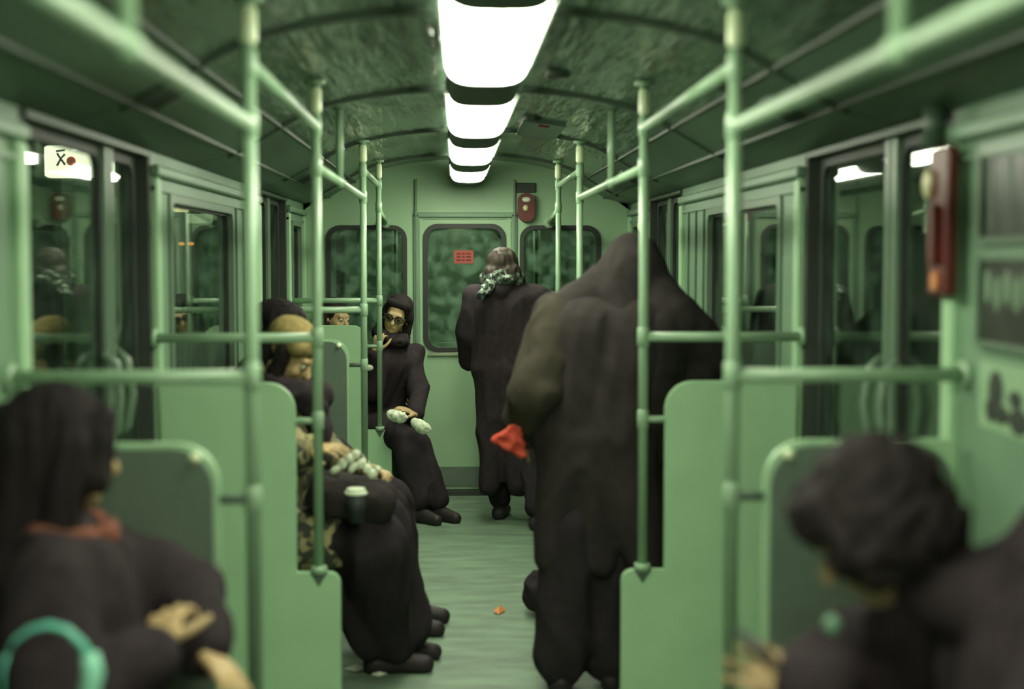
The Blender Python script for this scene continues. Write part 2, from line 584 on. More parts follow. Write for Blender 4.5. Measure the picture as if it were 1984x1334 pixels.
MB().plate(rr(-.285, .245, .985, 1.82, .085), [], .022, .026, end_fn).build('pane', M_GLASSE, leaf)
MB().box(-.27, .23, DE - .014, DE + .006, .945, .968, .004).build('sill_strip', M_CHROME, leaf)
MB().box(-.30, .27, DE - .006, DE + .006, .06, .19).build('kick_plate', M_BACK, leaf)
MB().box(.235, .265, DE - .05, DE + .004, 1.0, 1.10, .006).build('door_handle', M_CHROME, leaf)
for x in (-.345, .315):
    MB().box(x - .018, x + .018, DE - .02, DE + .01, 0, 1.90, .006).build('frame_post', M_WALL, e)
    MB().box(x - .007, x + .007, DE - .03, DE - .012, 0, 2.13, .003).build('frame_bead', M_EDGE, e)
MB().box(-.363, .333, DE - .02, DE + .01, 1.875, 1.91, .006).build('frame_head', M_WALL, e)
MB().box(-.36, .33, DE - .06, DE + .02, 0.0, .03).build('threshold', M_JAMB, e)
MB().box(-HW, -.37, DE - .012, DE, 0, .10).build('baseboard', M_JAMB, wend)
MB().box(.34, HW, DE - .012, DE, 0, .10).build('baseboard', M_JAMB, wend)
# rear closing wall behind the camera
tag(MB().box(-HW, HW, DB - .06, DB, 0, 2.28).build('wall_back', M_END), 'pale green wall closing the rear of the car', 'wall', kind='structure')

# ------------------------------------------------------------------ light band on the ceiling
UP = []
for i in range(17):
    a = math.pi * i / 16
    ca, sa = math.cos(a), math.sin(a)
    UP.append((-0.112 * math.copysign(abs(ca) ** 0.55, ca), 2.175 - 0.088 * abs(sa) ** 0.6))
LZ = 2.087


def trough(y0, y1, name, m, parent, grow=0.0):
    pr = [(x * (1 + grow), z - grow * .06) for x, z in UP]
    rg = [[(x, y, z) for x, z in pr] + [(.10, y, 2.21), (-.10, y, 2.21)] for y in (y0, y1)]
    return MB().rings(rg).build(name, m, parent)


ENDS = [3.92 + 1.75 * k for k in range(-3, 4)]
LLEN = 1.15
LN = ['behind the camera, rearmost', 'behind the camera', 'just overhead of the camera', 'nearest in view', 'second along the aisle', 'third along the aisle', 'farthest, at the end door']
for i, ye in enumerate(ENDS):
    e = empty('ceiling_lamp', (0, ye - LLEN / 2, LZ))
    trough(ye - LLEN, ye, 'diffuser', M_LAMP, e)
    MB().box(-.112, .112, ye - LLEN, ye, 2.178, 2.20).build('lamp_tray', M_HOUSE, e)
    for s in (-1, 1):
        MB().box(s * .1125, s * .118, ye - LLEN, ye, 2.128, 2.235).build('light_shield', M_HOUSE, e)  # added strips that block the trough's sideways light from the ceiling
    trough(ye, min(ye + 1.75 - LLEN, DE - .02), 'end_cap', M_HOUSE, e, 0.03)
    tag(e, 'glowing white trough ceiling lamp, ' + LN[i], 'lamp', 'ceiling lamps in a row')

# ------------------------------------------------------------------ poles, rails and partitions
POS = ['beside the near left seats', 'beside the near right seats']
ROWN = ['front row nearest the camera', 'second row, on the near partition foot', 'third row beyond the long seats', 'fourth row near the end wall']
R = 0.0165
for r, D in enumerate((D1, D2, D3, D4)):
    for s in (-1, 1):
        x = s * PX
        e = empty('grab_pole', (x, D, 0.54))
        tag(e, 'upright green grab pole %s of the aisle, %s' % (SIDE[s], ROWN[r]), 'pole', 'upright grab poles')
        zt = ceil_z(x) - .004
        MB().tube([(x, D, .555), (x, D, zt)], R, 18).build('pole', M_POLE, e, True)
        MB().tube([(x, D, zt - .11), (x, D, zt - .10), (x, D, zt - .035), (x, D, zt - .025)], [R, .021, .021, R], 18).build('top_sleeve', M_SLEEVE, e, True)
        MB().tube([(x, D, zt - .012), (x, D, zt)], .034, 18).build('top_flange', M_POLE, e, True)
        MB().tube([(x, D, .545), (x, D, .57)], .027, 18).build('foot', M_POLE, e, True)
        for zz, sl in ((1.345, .0205), (1.915, .0205), (2.05, .020), (1.065, .0195)):
            MB().tube([(x, D, zz - .032), (x, D, zz - .028), (x, D, zz + .028), (x, D, zz + .032)], [R, sl, sl, R], 18).build('joint', M_POLE, e, True)
        b = MB().tube([(x, D, 1.345), (s * (HW - .012), D, 1.345)], .0165, 16).build('cross_bar', M_POLE, e, True)
        MB().tube([(s * (HW - .016), D, 1.345), (s * (HW - .001), D, 1.345)], .034, 16).build('bar_flange', M_POLE, b, True)
        MB().tube([(x, D, 1.065), (s * .645, D, 1.065)], .011, 12).build('panel_link', M_CLIP if r % 2 == 0 else M_POLE, e, True)
        # partition panel
        p = empty('partition', (s * .78, D, 0))
        tag(p, 'pale green partition panel with rounded corner, %s, %s' % (SIDE[s], ROWN[r].split(',')[0]), 'partition', 'partition panels beside the doors')
        out = [(.478, 0.0), (.478, .51)] + [(.478 + .04 * (1 - math.cos(a)), .51 + .04 * math.sin(a)) for a in [math.pi / 2 * i / 5 for i in range(1, 6)]]
        out += [(.625, .55), (.625, 1.10)] + [(.625 + .095 * (1 - math.cos(a)), 1.10 + .095 * math.sin(a)) for a in [math.pi / 2 * i / 7 for i in range(1, 8)]]
        out += [(1.07, 1.195), (1.07, 0.0)]
        MB().plate([(s * u, v) for u, v in out], [], -.014, .014, lambda u, v, t: (u, D + t, v)).build('panel', M_PANEL, p)
        sg = -1 if r % 2 == 0 else 1        # seat side
        bl = rr(.637, 1.06, .30, 1.185, .095)
        MB().plate([(s * u, v) for u, v in bl], [], min(sg * .014, sg * .028), max(sg * .014, sg * .028), lambda u, v, t: (u, D + t, v)).build('backing', M_BACK, p)
        MB().ball((s * .675, D + sg * .03, 1.165), .014, 10, 6).build('corner_bolt', M_SLEEVE, p, True)
        MB().add([(x - .03, D - .018, .552), (x + .03, D - .018, .552), (x, D - .018, .505), (x - .03, D - .014, .552), (x + .03, D - .014, .552), (x, D - .014, .505)],
                 [(0, 1, 2), (5, 4, 3), (0, 3, 4, 1), (1, 4, 5, 2), (2, 5, 3, 0)]).build('foot_gusset', M_CLIP, p)
for s in (-1, 1):
    x = s * PX
    for (ya, yb, z, posts, lb) in ((DB + .02, D1, 1.915, [2.04], 'over the near seats'), (D1, D2, 2.05, [], 'across the near door'),
                                   (D2, D3, 1.915, [5.80], 'over the middle seats'), (D3, D4, 2.05, [], 'across the far door'), (D4, DE - .01, 1.90, [], 'to the end wall')):
        e = empty('grab_rail', (x, (ya + yb) / 2, z))
        tag(e, 'overhead green grab rail running lengthwise %s, %s side' % (lb, SIDE[s]), 'rail', 'overhead grab rails')
        z2 = 1.84 if yb > 9 else z
        MB().tube([(x, ya + .0245, z), (x, yb - (.0245 if yb < 9 else .004), z2)], R, 16).build('rail', M_POLE, e, True)
        for yp in posts:
            MB().tube([(x, yp, z), (x, yp, ceil_z(x))], .0155, 16).build('hanger_post', M_POLE, e, True)
            MB().tube([(x, yp - .035, z), (x, yp + .035, z)], .022, 16).build('tee_joint', M_POLE, e, True)
        if yb > 9:
            MB().tube([(x, yb - .03, z2), (x, yb + .01, z2)], .036, 16).build('wall_flange', M_POLE, e, True)

# benches
for s in (-1, 1):
    for (ya, yb, lb) in ((DB + .1, D1 - .05, 'near'), (D2 + .05, D3 - .05, 'middle'), (D4 + .05, DE - .03, 'far end')):
        e = empty('bench_seat', (s * .85, (ya + yb) / 2, 0))
        tag(e, 'dark vinyl bench along the %s wall, %s bay' % (SIDE[s], lb), 'bench', 'wall benches')
        MB().box(s * .70, s * 1.06, ya, yb, 0.0, .36).build('base', M_JAMB, e)
        n = max(1, round((yb - ya) / .52))
        for i in range(n):
            a = ya + (yb - ya) * i / n + .002
            b = ya + (yb - ya) * (i + 1) / n - .002
            MB().box(s * .62, s * 1.062, a, b, .36, .45, .03).build('seat_cushion', M_SEAT, e)
            MB().box(s * .98, s * 1.062, a, b, .46, .90, .03).build('back_cushion', M_SEAT, e)

# ------------------------------------------------------------------ people: helpers
def V(*a):
    return Vector(a)


def cap(mb, p0, p1, r0, r1=None, n=14):
    r1 = r0 if r1 is None else r1
    p0, p1 = Vector(p0), Vector(p1)
    d = p1 - p0
    L = d.length
    d = d / L if L > 1e-6 else Vector((0, 0, 1))
    pts, rs = [], []
    for i in range(1, 5):
        a = math.pi / 2 * i / 4
        pts.append(p0 - d * r0 * math.cos(a))
        rs.append(r0 * math.sin(a))
    for i in range(3, 0, -1):
        a = math.pi / 2 * i / 4
        pts.append(p1 + d * r1 * math.cos(a))
        rs.append(r1 * math.sin(a))
    pts.insert(4, p1.copy())
    rs.insert(4, r1)
    up = Vector((0, 0, 1)) if abs(d.z) < .9 else Vector((1, 0, 0))
    s = d.cross(up).normalized()
    u = s.cross(d).normalized()
    rings = [[p + (s * math.cos(t) + u * math.sin(t)) * r for t in [2 * math.pi * j / n for j in range(n)]] for p, r in zip(pts, rs)]
    mb.rings(rings)


class Frame:
    """head or limb frame: r = right, f = forward, u = up"""

    def __init__(self, c, f, up=(0, 0, 1)):
        self.c = Vector(c)
        self.f = Vector(f).normalized()
        self.r = self.f.cross(Vector(up)).normalized()
        self.u = self.r.cross(self.f).normalized()
        self.m = Matrix((self.r, self.f, self.u)).transposed()

    def __call__(self, x, y, z):
        return self.c + self.m @ Vector((x, y, z))


def blob(name, mb, material, parent, voxel=0.008, smooth=4, disp=0.0, freq=9.0, stretch=(1, 1, 1), fine=0.0):
    """fuse overlapping closed shapes into one continuous surface"""
    me = bpy.data.meshes.new(name)
    me.from_pydata([v[:] for v in mb.v], [], mb.f)
    me.update()
    import bmesh
    bm = bmesh.new()
    bm.from_mesh(me)
    bmesh.ops.recalc_face_normals(bm, faces=bm.faces)
    bm.to_mesh(me)
    bm.free()
    t = bpy.data.objects.new('tmp', me)
    COL.objects.link(t)
    md = t.modifiers.new('r', 'REMESH')
    md.mode = 'VOXEL'
    md.voxel_size = voxel
    if smooth:
        sm = t.modifiers.new('s', 'SMOOTH')
        sm.factor = 0.5
        sm.iterations = smooth
    dg = bpy.context.evaluated_depsgraph_get()
    res = bpy.data.meshes.new_from_object(t.evaluated_get(dg), depsgraph=dg)
    bpy.data.objects.remove(t, do_unlink=True)
    bpy.data.meshes.remove(me)
    n = len(res.vertices)
    co = np.empty(n * 3, dtype=np.float32)
    no = np.empty(n * 3, dtype=np.float32)
    res.vertices.foreach_get('co', co)
    res.vertices.foreach_get('normal', no)
    co = co.reshape(-1, 3)
    no = no.reshape(-1, 3)
    if disp > 0 or fine > 0:
        amp = np.zeros(n, dtype=np.float32)
        sx, sy, sz = stretch
        for i in range(n):
            x, y, z = co[i]
            if disp > 0:
                a = mnoise.noise((x * freq * sx, y * freq * sy, z * freq * sz))
                amp[i] += disp * (1 - 2 * abs(a) * 1.6)
            if fine > 0:
                amp[i] += fine * mnoise.noise((x * 45, y * 45, z * 45 * sz))
        co = co + no * amp[:, None]
    off = root_loc(parent) if parent else Vector((0, 0, 0))
    if parent is None:
        off = Vector((float(co[:, 0].mean()), float(co[:, 1].mean()), float(co[:, 2].min())))
    co = co - np.array(off[:], dtype=np.float32)
    res.vertices.foreach_set('co', co.astype(np.float32).ravel())
    res.polygons.foreach_set('use_smooth', [True] * len(res.polygons))
    res.materials.clear()
    res.materials.append(material)
    res.name = name
    res.update()
    o = bpy.data.objects.new(name, res)
    COL.objects.link(o)
    if parent:
        o.parent = parent
    else:
        o.location = off
    return o


def head_prims(mb, H):
    mb.ball(H(0, -.012, .035), (.074, .092, .082), 18, 12, H.m)
    mb.ball(H(0, .03, -.03), (.062, .062, .085), 18, 12, H.m)
    mb.ball(H(0, .045, -.088), (.040, .042, .030), 14, 9, H.m)
    for s in (-1, 1):
        mb.ball(H(s * .034, .058, -.032), (.026, .028, .026), 12, 8, H.m)
        mb.ball(H(s * .076, -.006, -.012), (.011, .020, .031), 12, 8, H.m)
    cap(mb, H(-.034, .080, .020), H(.034, .080, .020), .013)
    cap(mb, H(0, .086, .008), H(0, .108, -.034), .009, .014)
    cap(mb, H(-.016, .086, -.061), H(.016, .086, -.061), .009)


def hand_prims(mb, w, d, n, thumb, curl=0.5, a0=0.15):
    """palm, four unequal bent fingers and a thumb; d = fingers, n = side they curl to, thumb = +1/-1"""
    w, d = Vector(w), Vector(d).normalized()
    n = Vector(n)
    n = (n - d * n.dot(d)).normalized()
    s = d.cross(n) * thumb
    for k in (-.026, -.009, .009, .026):
        cap(mb, w + d * .012 + s * k * .7, w + d * .082 + s * k, .0145, .012, 10)
    for i, L in enumerate((.072, .082, .077, .060)):
        p = w + d * (.084 - .004 * abs(i - 1)) + s * (.034 - .0228 * i)
        a = a0
        for q, r in ((.42, .0088), (.32, .0082), (.26, .0074)):
            dd = d * math.cos(a) + n * math.sin(a) + s * (.05 * (1.5 - i))
            e = p + dd.normalized() * L * q
            cap(mb, p, e, r, r * .93, 9)
            p = e
            a += curl
    p = w + d * .028 + s * .030
    for q, (di, r) in enumerate((((.62, .70, .25), .0125), ((.85, .35, .40), .0105), ((.95, .05, .45), .0090))):
        dd = (d * di[0] + s * di[1] + n * di[2]).normalized()
        e = p + dd * (.040, .032, .026)[q]
        cap(mb, p, e, r, r * .92, 9)
        p = e


def foot_prims(mb, a, toe, r=.036):
    a, toe = Vector(a), Vector(toe)
    d = (toe - a)
    d.z = 0
    d.normalize()
    heel = Vector((a.x, a.y, .038)) - d * .045
    tip = Vector((a.x, a.y, .030)) + d * .155
    cap(mb, heel, Vector((a.x, a.y, .045)) + d * .06, r, r * .98, 12)
    cap(mb, Vector((a.x, a.y, .045)) + d * .05, tip, r * .98, r * .80, 12)
    cap(mb, Vector((a.x, a.y, .05)), a, r * .95, r * .9, 12)


def person(label, J, voxel=0.007, skin=None, coat=None, pants=None, ease=0.035, hem=None, hem_w=0.2, hem_d=0.14, coat_disp=.012,
           group=None, shoes=True, sleeve=.062):
    """J: pelvis chest head face [up] facing, and for L/R: el wr hd hn curl kn an"""
    f = Vector(J['facing']).normalized()
    lat = Vector((0, 0, 1)).cross(f).normalized()          # to the person's left
    pel, ch = Vector(J['pelvis']), Vector(J['chest'])
    H = Frame(J['head'], J['face'], J.get('up', (0, 0, 1)))
    sw = J.get('sw', .175)
    skin = skin or M_SKIN
    spine = (ch - pel).normalized()
    mid = pel.lerp(ch, .5)
    SH = {k: Vector(J.get('sh' + k, ch + lat * sw * s - spine * .01)) for k, s in (('L', 1), ('R', -1))}
    HIP = {k: pel + lat * .095 * s for k, s in (('L', 1), ('R', -1))}
    mb = MB()
    for s in (-1, 1):
        cap(mb, pel + lat * .07 * s, mid + lat * .06 * s, .095, .085)
        cap(mb, mid + lat * .06 * s, ch + lat * .075 * s - spine * .07, .085, .095)
    cap(mb, HIP['L'], HIP['R'], .095)
    cap(mb, SH['L'], SH['R'], .055)
    cap(mb, ch - spine * .02, H(0, -.025, -.06), .058, .050)
    head_prims(mb, H)
    for k, th in (('L', 1), ('R', -1)):
        el, wr = Vector(J['el' + k]), Vector(J['wr' + k])
        cap(mb, SH[k], el, .047, .038)
        cap(mb, el, wr, .038, .026)
        hand_prims(mb, wr, J['hd' + k], J['hn' + k], J.get('th' + k, th), J.get('curl' + k, .5), J.get('a0' + k, .15))
        kn, an = Vector(J['kn' + k]), Vector(J['an' + k])
        cap(mb, HIP[k], kn, .080, .055)
        cap(mb, kn, kn.lerp(an, .35), .052, .052)
        cap(mb, kn.lerp(an, .35), an, .052, .036)
        foot_prims(mb, an, J.get('toe' + k, an + f), .032)
    body = blob('person', mb, skin, None, voxel, 3)
    tag(body, label, 'person', group)
    # eyes
    for s in (-1, 1):
        e = MB().ball(H(s * .030, .080, .000), .0125, 12, 8).build('eye', MATS.get('eye_white') or mat('eye_white', (.6, .58, .45), .3), body, True)
        MB().ball(H(s * .030, .089, .000), .0065, 10, 6).build('iris', M_BLACK, e, True)
    # coat
    cb = MB()
    E = ease
    for s in (-1, 1):
        cap(cb, pel + lat * .075 * s, mid + lat * .07 * s, .105 + E, .095 + E)
        cap(cb, mid + lat * .07 * s, ch + lat * .08 * s - spine * .06, .095 + E, .098 + E)
    cap(cb, SH['L'], SH['R'], .062 + E * .7)
    cap(cb, ch, H(0, -.03, -.125), .085, .068)
    for k in 'LR':
        el, wr = Vector(J['el' + k]), Vector(J['wr' + k])
        cap(cb, SH[k], el, sleeve + .018, sleeve + .004)
        cap(cb, el, wr.lerp(el, .10), sleeve + .002, sleeve - .014)
        if hem is None:                                   # seated: coat spread over the thighs
            kn = Vector(J['kn' + k])
            cap(cb, HIP[k], HIP[k].lerp(kn, .62), .105 + E * .5, .095 + E * .5)
    if hem is not None:
        hc = Vector(J.get('hemc', (pel.x, pel.y, hem)))
        hc.z = hem
        for s in (-1, 0, 1):
            for q in (-1, 1):
                cap(cb, pel + lat * .06 * s, hc + lat * hem_w * s + f * hem_d * q * .5, .11 + E, .07)
    coat_o = blob('coat', cb, coat or M_COAT, body, .011, 5, coat_disp, 7.0, (1, 1, .55))
    # trousers and shoes
    tb = MB()
    for k in 'LR':
        kn, an = Vector(J['kn' + k]), Vector(J['an' + k])
        cap(tb, HIP[k], kn, .100, .085)
        cap(tb, kn, an + Vector((0, 0, .03)), .084, .072)
    cap(tb, HIP['L'], HIP['R'], .105)
    blob('trousers', tb, pants or M_PANTS, body, .012, 4, .008, 9.0, (1, 1, .6))
    if shoes:
        for k in 'LR':
            sb = MB()
            an = Vector(J['an' + k])
            foot_prims(sb, an, J.get('toe' + k, an + f), .046)
            o = blob('shoe', sb, M_SHOE, body, .010, 3)
    return body, H, SH, coat_o


def hair_blob(H, body, prims, m, disp=.006, freq=30, stretch=(1, 1, .2), voxel=.009, name='hair', fine=0.0):
    mb = MB()
    for p in prims:
        if p[0] == 'e':
            mb.ball(H(*p[1]), p[2], 16, 10, H.m)
        else:
            cap(mb, H(*p[1]), H(*p[2]), p[3], p[4])
    return blob(name, mb, m, body, voxel, 3, disp, freq, stretch, fine)


# ---- 1: seated at near left, long dark hair
J = dict(facing=(1, .12, 0), pelvis=(-.84, 2.80, .56), chest=(-.875, 2.84, 1.01), head=(-.885, 2.90, 1.225), face=(.86, .50, -.10),
         elR=(-.80, 2.50, .80), wrR=P(300, 1262, 2.66), hdR=(.10, .80, .50), hnR=(.3, .3, -.8), curlR=.95,
         elL=P(362, 1148, 3.02), wrL=P(398, 1262, 2.82), hdL=(.50, -.45, -.35), hnL=(-.2, -.2, -.9), curlL=.55,
         knL=(-.36, 2.98, .56), anL=(-.30, 3.0, .09), knR=(-.36, 2.68, .56), anR=(-.30, 2.66, .09))
b1, H1, S1, c1 = person('person with long straight dark hair in a dark coat, seated at lower left', J, .0060, skin=M_SKIN, coat=M_COAT, ease=.045, sleeve=.072)
hair_blob(H1, b1, [('e', (0, -.022, .045), (.092, .108, .094)), ('c', (0, -.07, .02), (0, -.085, -.24), .092, .075), ('c', (.072, -.01, .02), (.075, -.02, -.26), .040, .045),
                   ('c', (-.072, -.02, .02), (-.07, -.03, -.25), .040, .045), ('c', (.05, .06, .075), (.085, .050, -.05), .030, .026)], M_HAIR)
sb = MB()
for i in range(10):
    a0, a1 = math.radians(-110 + 22 * i), math.radians(-110 + 22 * (i + 1))
    q = lambda a: V(-.875 + .085 * math.cos(a), 2.87 + .10 * math.sin(a), 1.075 - .02 * math.cos(a))
    cap(sb, q(a0), q(a1), .020)
blob('scarf', sb, M_ORANGE, b1, .009, 3, .012, 20)
wb = MB()
w0 = P(296, 1258, 2.66)
wb.tube([w0 + V(.036 * math.cos(a), .036 * math.sin(a), 0) for a in [2 * math.pi * i / 20 for i in range(21)]], .008, 8)
wb.build('bracelet', M_TEAL, b1, True)

# ---- 2: seated at near right, curly dark hair, head bowed
J = dict(facing=(-1, .12, 0), pelvis=(.86, 2.06, .56), chest=(.815, 2.08, 1.05), head=P(1697, 1015, 2.2), face=(-.80, .22, -.56),
         elL=(.60, 1.80, .80), wrL=(.46, 2.05, .84), hdL=(-.5, .75, .2), hnL=(-.5, -.2, .7), curlL=.5,
         elR=P(1610, 1300, 2.42), wrR=P(1572, 1350, 2.28), hdR=(-.62, .45, .28), hnR=(-.3, -.8, .2), curlR=.55, sw=.19,
         knL=(.36, 1.92, .56), anL=(.30, 1.92, .09), knR=(.36, 2.26, .56), anR=(.30, 2.3, .09))
b2, H2, S2, c2 = person('person with thick curly dark hair bent over a phone, seated at lower right', J, .0060, skin=M_SKIN2, coat=M_COAT, ease=.06, sleeve=.085)
hair_blob(H2, b2, [('e', (0, -.02, .035), (.104, .112, .102)), ('e', (0, -.07, -.03), (.095, .06, .08)), ('e', (0, .055, .06), (.090, .060, .055)), ('e', (.075, .03, -.0), (.045, .06, .06)),
                   ('e', (-.075, .0, -.01), (.045, .085, .075))], M_HAIR, .006, 22, (1, 1, 1), .009, fine=.008)
hb = MB()
cap(hb, V(.90, 1.93, 1.17), V(.90, 2.25, 1.15), .085)
cap(hb, V(.86, 1.90, 1.15), V(.74, 1.98, 1.10), .07, .05)
cap(hb, V(.86, 2.25, 1.13), V(.74, 2.22, 1.09), .07, .05)
blob('hood', hb, M_COAT, b2, .010, 4, .010, 9)
MB().ball(P(1612, 1210, 2.03), (.012, .010, .014), 10, 7).build('toggle', mat('green_toggle', (.14, .30, .18), .4), b2, True)

# ---- 3: seated on left bench, sandy knit hat, plaid coat
J = dict(facing=(1, -.12, 0), pelvis=(-.82, 5.36, .56), chest=(-.735, 5.36, .99), head=P(560, 686, 5.36), face=(.78, -.22, -.52),
         elR=P(570, 880, 5.16), wrR=P(606, 868, 5.16), hdR=(.75, -.55, .08), hnR=(.1, .2, -1), curlR=.22,
         elL=(-.60, 5.62, .84), wrL=(-.46, 5.50, .80), hdL=(.8, -.5, -.1), hnL=(0, -.6, -.6), curlL=.5,
         knL=(-.36, 5.56, .57), anL=(-.33, 5.62, .10), knR=(-.40, 5.30, .57), anR=(-.36, 5.46, .10), toeL=(.3, 5.72, 0), toeR=(.3, 5.5, 0))
b3, H3, S3, c3 = person('person in mottled plaid coat and sandy knit hat on left bench, head bowed', J, .0060, coat=M_PLAID, ease=.035)
hair_blob(H3, b3, [('c', (.068, -.005, .02), (.072, .03, -.16), .032, .03), ('c', (-.068, .01, .02), (-.06, .06, -.19), .038, .04), ('c', (0, -.07, 0), (0, -.09, -.2), .06, .06)], M_HAIR)
hair_blob(H3, b3, [('e', (0, -.015, .062), (.088, .104, .082)), ('c', (-.06, .03, .06), (.06, .03, .06), .04, .04)], M_BLOND, .002, 60, (1, 1, 1), name='knit_hat')
sb = MB()
for i in range(12):
    a0, a1 = 2 * math.pi * i / 12, 2 * math.pi * (i + 1) / 12
    q = lambda a: V(-.70 + .10 * math.cos(a), 5.35 + .105 * math.sin(a), 1.115 - .02 * math.cos(a))
    cap(sb, q(a0), q(a1), .052)
cap(sb, V(-.62, 5.28, 1.10), V(-.58, 5.26, .95), .05, .04)
blob('scarf', sb, M_COAT, b3, .010, 4, .010, 16)
tb = MB()
for k, (a, b) in enumerate(((V(-.40, 5.30, .52), V(-.33, 5.46, .14)), (V(-.39, 5.56, .52), V(-.29, 5.62, .14)), (V(-.52, 5.42, .52), V(-.42, 5.46, .16)))):
    cap(tb, a, b, .13, .10)
cap(tb, V(-.62, 5.3, .55), V(-.40, 5.3, .56), .12)
cap(tb, V(-.62, 5.56, .55), V(-.40, 5.56, .56), .12)
blob('long_skirt', tb, M_PANTS, b3, .012, 5, .02, 7, (1, 1, .3))

# ---- 4: seated behind, black hat
J = dict(facing=(1, -.05, 0), pelvis=(-.84, 6.12, .56), chest=(-.86, 6.12, 1.03), head=P(545, 652, 6.12), face=(.9, -.3, -.2),
         elR=(-.70, 5.90, .80), wrR=(-.50, 5.96, .68), hdR=(1, .2, -.1), hnR=(0, 0, -1),
         elL=(-.70, 6.34, .80), wrL=(-.50, 6.25, .68), hdL=(1, -.2, -.1), hnL=(0, 0, -1),
         knL=(-.36, 6.24, .56), anL=(-.30, 6.22, .10), knR=(-.36, 5.98, .56), anR=(-.32, 6.0, .10))
b4, H4, S4, c4 = person('person in wide black hat half hidden behind the sandy knit hat', J, .008, coat=M_COAT, ease=.04)
hair_blob(H4, b4, [('e', (0, -.02, .085), (.105, .115, .075)), ('c', (-.09, .02, .045), (.09, .02, .045), .05, .05), ('e', (0, -.05, .0), (.095, .08, .11))], M_HAIR, .004, 30, (1, 1, 1), name='hat')

# ---- 5: seated at far left, glasses, hand on cheek
J = dict(facing=(.72, -.69, 0), pelvis=(-.65, 9.13, .56), chest=(-.46, 9.07, .99), head=P(768, 612, 9.0), face=(-.12, -.98, -.12), up=(.30, 0, 1), sw=.15,
         elR=P(728, 765, 8.92), wrR=P(727, 683, 8.90), hdR=(.22, .05, .95), hnR=(.6, .7, 0), curlR=.95,
         elL=P(812, 765, 9.0), wrL=P(806, 802, 8.80), hdL=(-.75, -.35, .35), hnL=(-.2, .2, -.9), curlL=.4,
         knL=P(808, 862, 8.74), anL=(-.20, 8.66, .10), knR=P(785, 850, 8.72), anR=(-.31, 8.60, .10), toeL=(.2, 8.3, 0), toeR=(.1, 8.2, 0))
b5, H5, S5, c5 = person('person with glasses in black coat resting cheek on hand, seated at far left', J, .0065, coat=M_COAT, ease=.03)
hair_blob(H5, b5, [('e', (0, -.04, .055), (.090, .098, .085)), ('c', (.076, -.03, .03), (.086, -.03, -.10), .028, .030), ('c', (-.078, -.03, .03), (-.086, -.03, -.10), .028, .03),
                   ('e', (0, -.07, -.02), (.10, .06, .10)), ('c', (-.055, .055, .085), (.055, .05, .085), .028, .028), ('c', (.06, .045, .07), (.082, .02, .0), .022, .02), ('c', (-.06, .045, .07), (-.082, .02, .0), .022, .02)], M_HAIR, .003, 34)
cb_ = MB()
for i in range(12):
    a0, a1 = 2 * math.pi * i / 12, 2 * math.pi * (i + 1) / 12
    q = lambda a: H5(.085 * math.cos(a), -.01 + .09 * math.sin(a), -.135)
    cap(cb_, q(a0), q(a1), .042)
blob('collar', cb_, M_COAT, b5, .010, 4, .008, 18)
MB().ball(P(714, 712, 8.86), (.034, .012, .020), 12, 8).build('sleeve_patch', M_WHITE, b5, True)
gb = MB()
for s in (-1, 1):
    gb.tube([H5(s * .033 + .027 * math.cos(a), .106, .0 + .021 * math.sin(a)) for a in [2 * math.pi * i / 18 for i in range(19)]], .0042, 8)
    gb.tube([H5(s * .060, .104, .005), H5(s * .082, .0, .002)], .0035, 8)
gb.tube([H5(-.008, .108, .004), H5(.008, .108, .004)], .004, 8)
go = gb.build('glasses', M_BLACK, b5, True)
lb_ = MB()
for s in (-1, 1):
    lb_.tube([H5(s * .033, .105, 0), H5(s * .033, .107, 0)], .025, 18)
lb_.build('lens', glass('dark_lens', (.55, .55, .45)), go)

# ---- 6: far corner, small face above the partition
J = dict(facing=(1, -.1, 0), pelvis=(-.84, 9.42, .53), chest=(-.86, 9.42, .98), head=P(650, 616, 9.42), face=(.75, -.62, -.12),
         elR=(-.74, 9.30, .76), wrR=(-.53, 9.36, .68), hdR=(1, .2, 0), hnR=(0, 0, -1), elL=(-.72, 9.51, .76), wrL=(-.52, 9.47, .68), hdL=(1, -.2, 0), hnL=(0, 0, -1), sw=.14,
         knL=(-.38, 9.44, .54), anL=(-.34, 9.44, .09), knR=(-.38, 9.26, .54), anR=(-.34, 9.24, .09))
b6, H6, S6, c6 = person('small dark-haired person in the far left corner, face just above the partition', J, .008, coat=M_COAT2, ease=.02)
hair_blob(H6, b6, [('e', (0, -.03, .05), (.09, .10, .085)), ('c', (0, -.07, 0), (0, -.08, -.12), .08, .07), ('c', (.072, -.02, .03), (.078, -.02, -.08), .03, .03)], M_HAIR, .004, 34)

# ---- 7: standing near the end door
J = dict(facing=(.25, .97, 0), pelvis=(.235, 8.62, .93), chest=(.235, 8.62, 1.37), head=P(974, 526, 8.62), face=(.15, .93, -.30), sw=.19,
         elL=(-.005, 8.66, 1.14), wrL=(.00, 8.80, .95), hdL=(.3, .6, -.5), hnL=(.6, .2, .3), elR=(.47, 8.60, 1.14), wrR=(.46, 8.80, .96), hdR=(-.3, .6, -.4), hnR=(-.6, .2, .3),
         knL=(.15, 8.66, .50), anL=(.19, 8.72, .10), knR=(.36, 8.56, .50), anR=(.40, 8.36, .10), hemc=(.31, 8.60, 0))
b7, H7, S7, c7 = person('person standing with back turned near the end door, brown hair and patterned scarf', J, .008, skin=M_SKIN2, coat=M_COAT, ease=.045, hem=.24, hem_w=.16, hem_d=.2, sleeve=.072, coat_disp=.012)
hair_blob(H7, b7, [('e', (0, -.02, .045), (.095, .112, .095)), ('e', (-.03, -.05, -.04), (.085, .07, .08)), ('e', (.04, -.05, -.03), (.08, .07, .08))], M_HAIRB, .007, 26)
sb = MB()
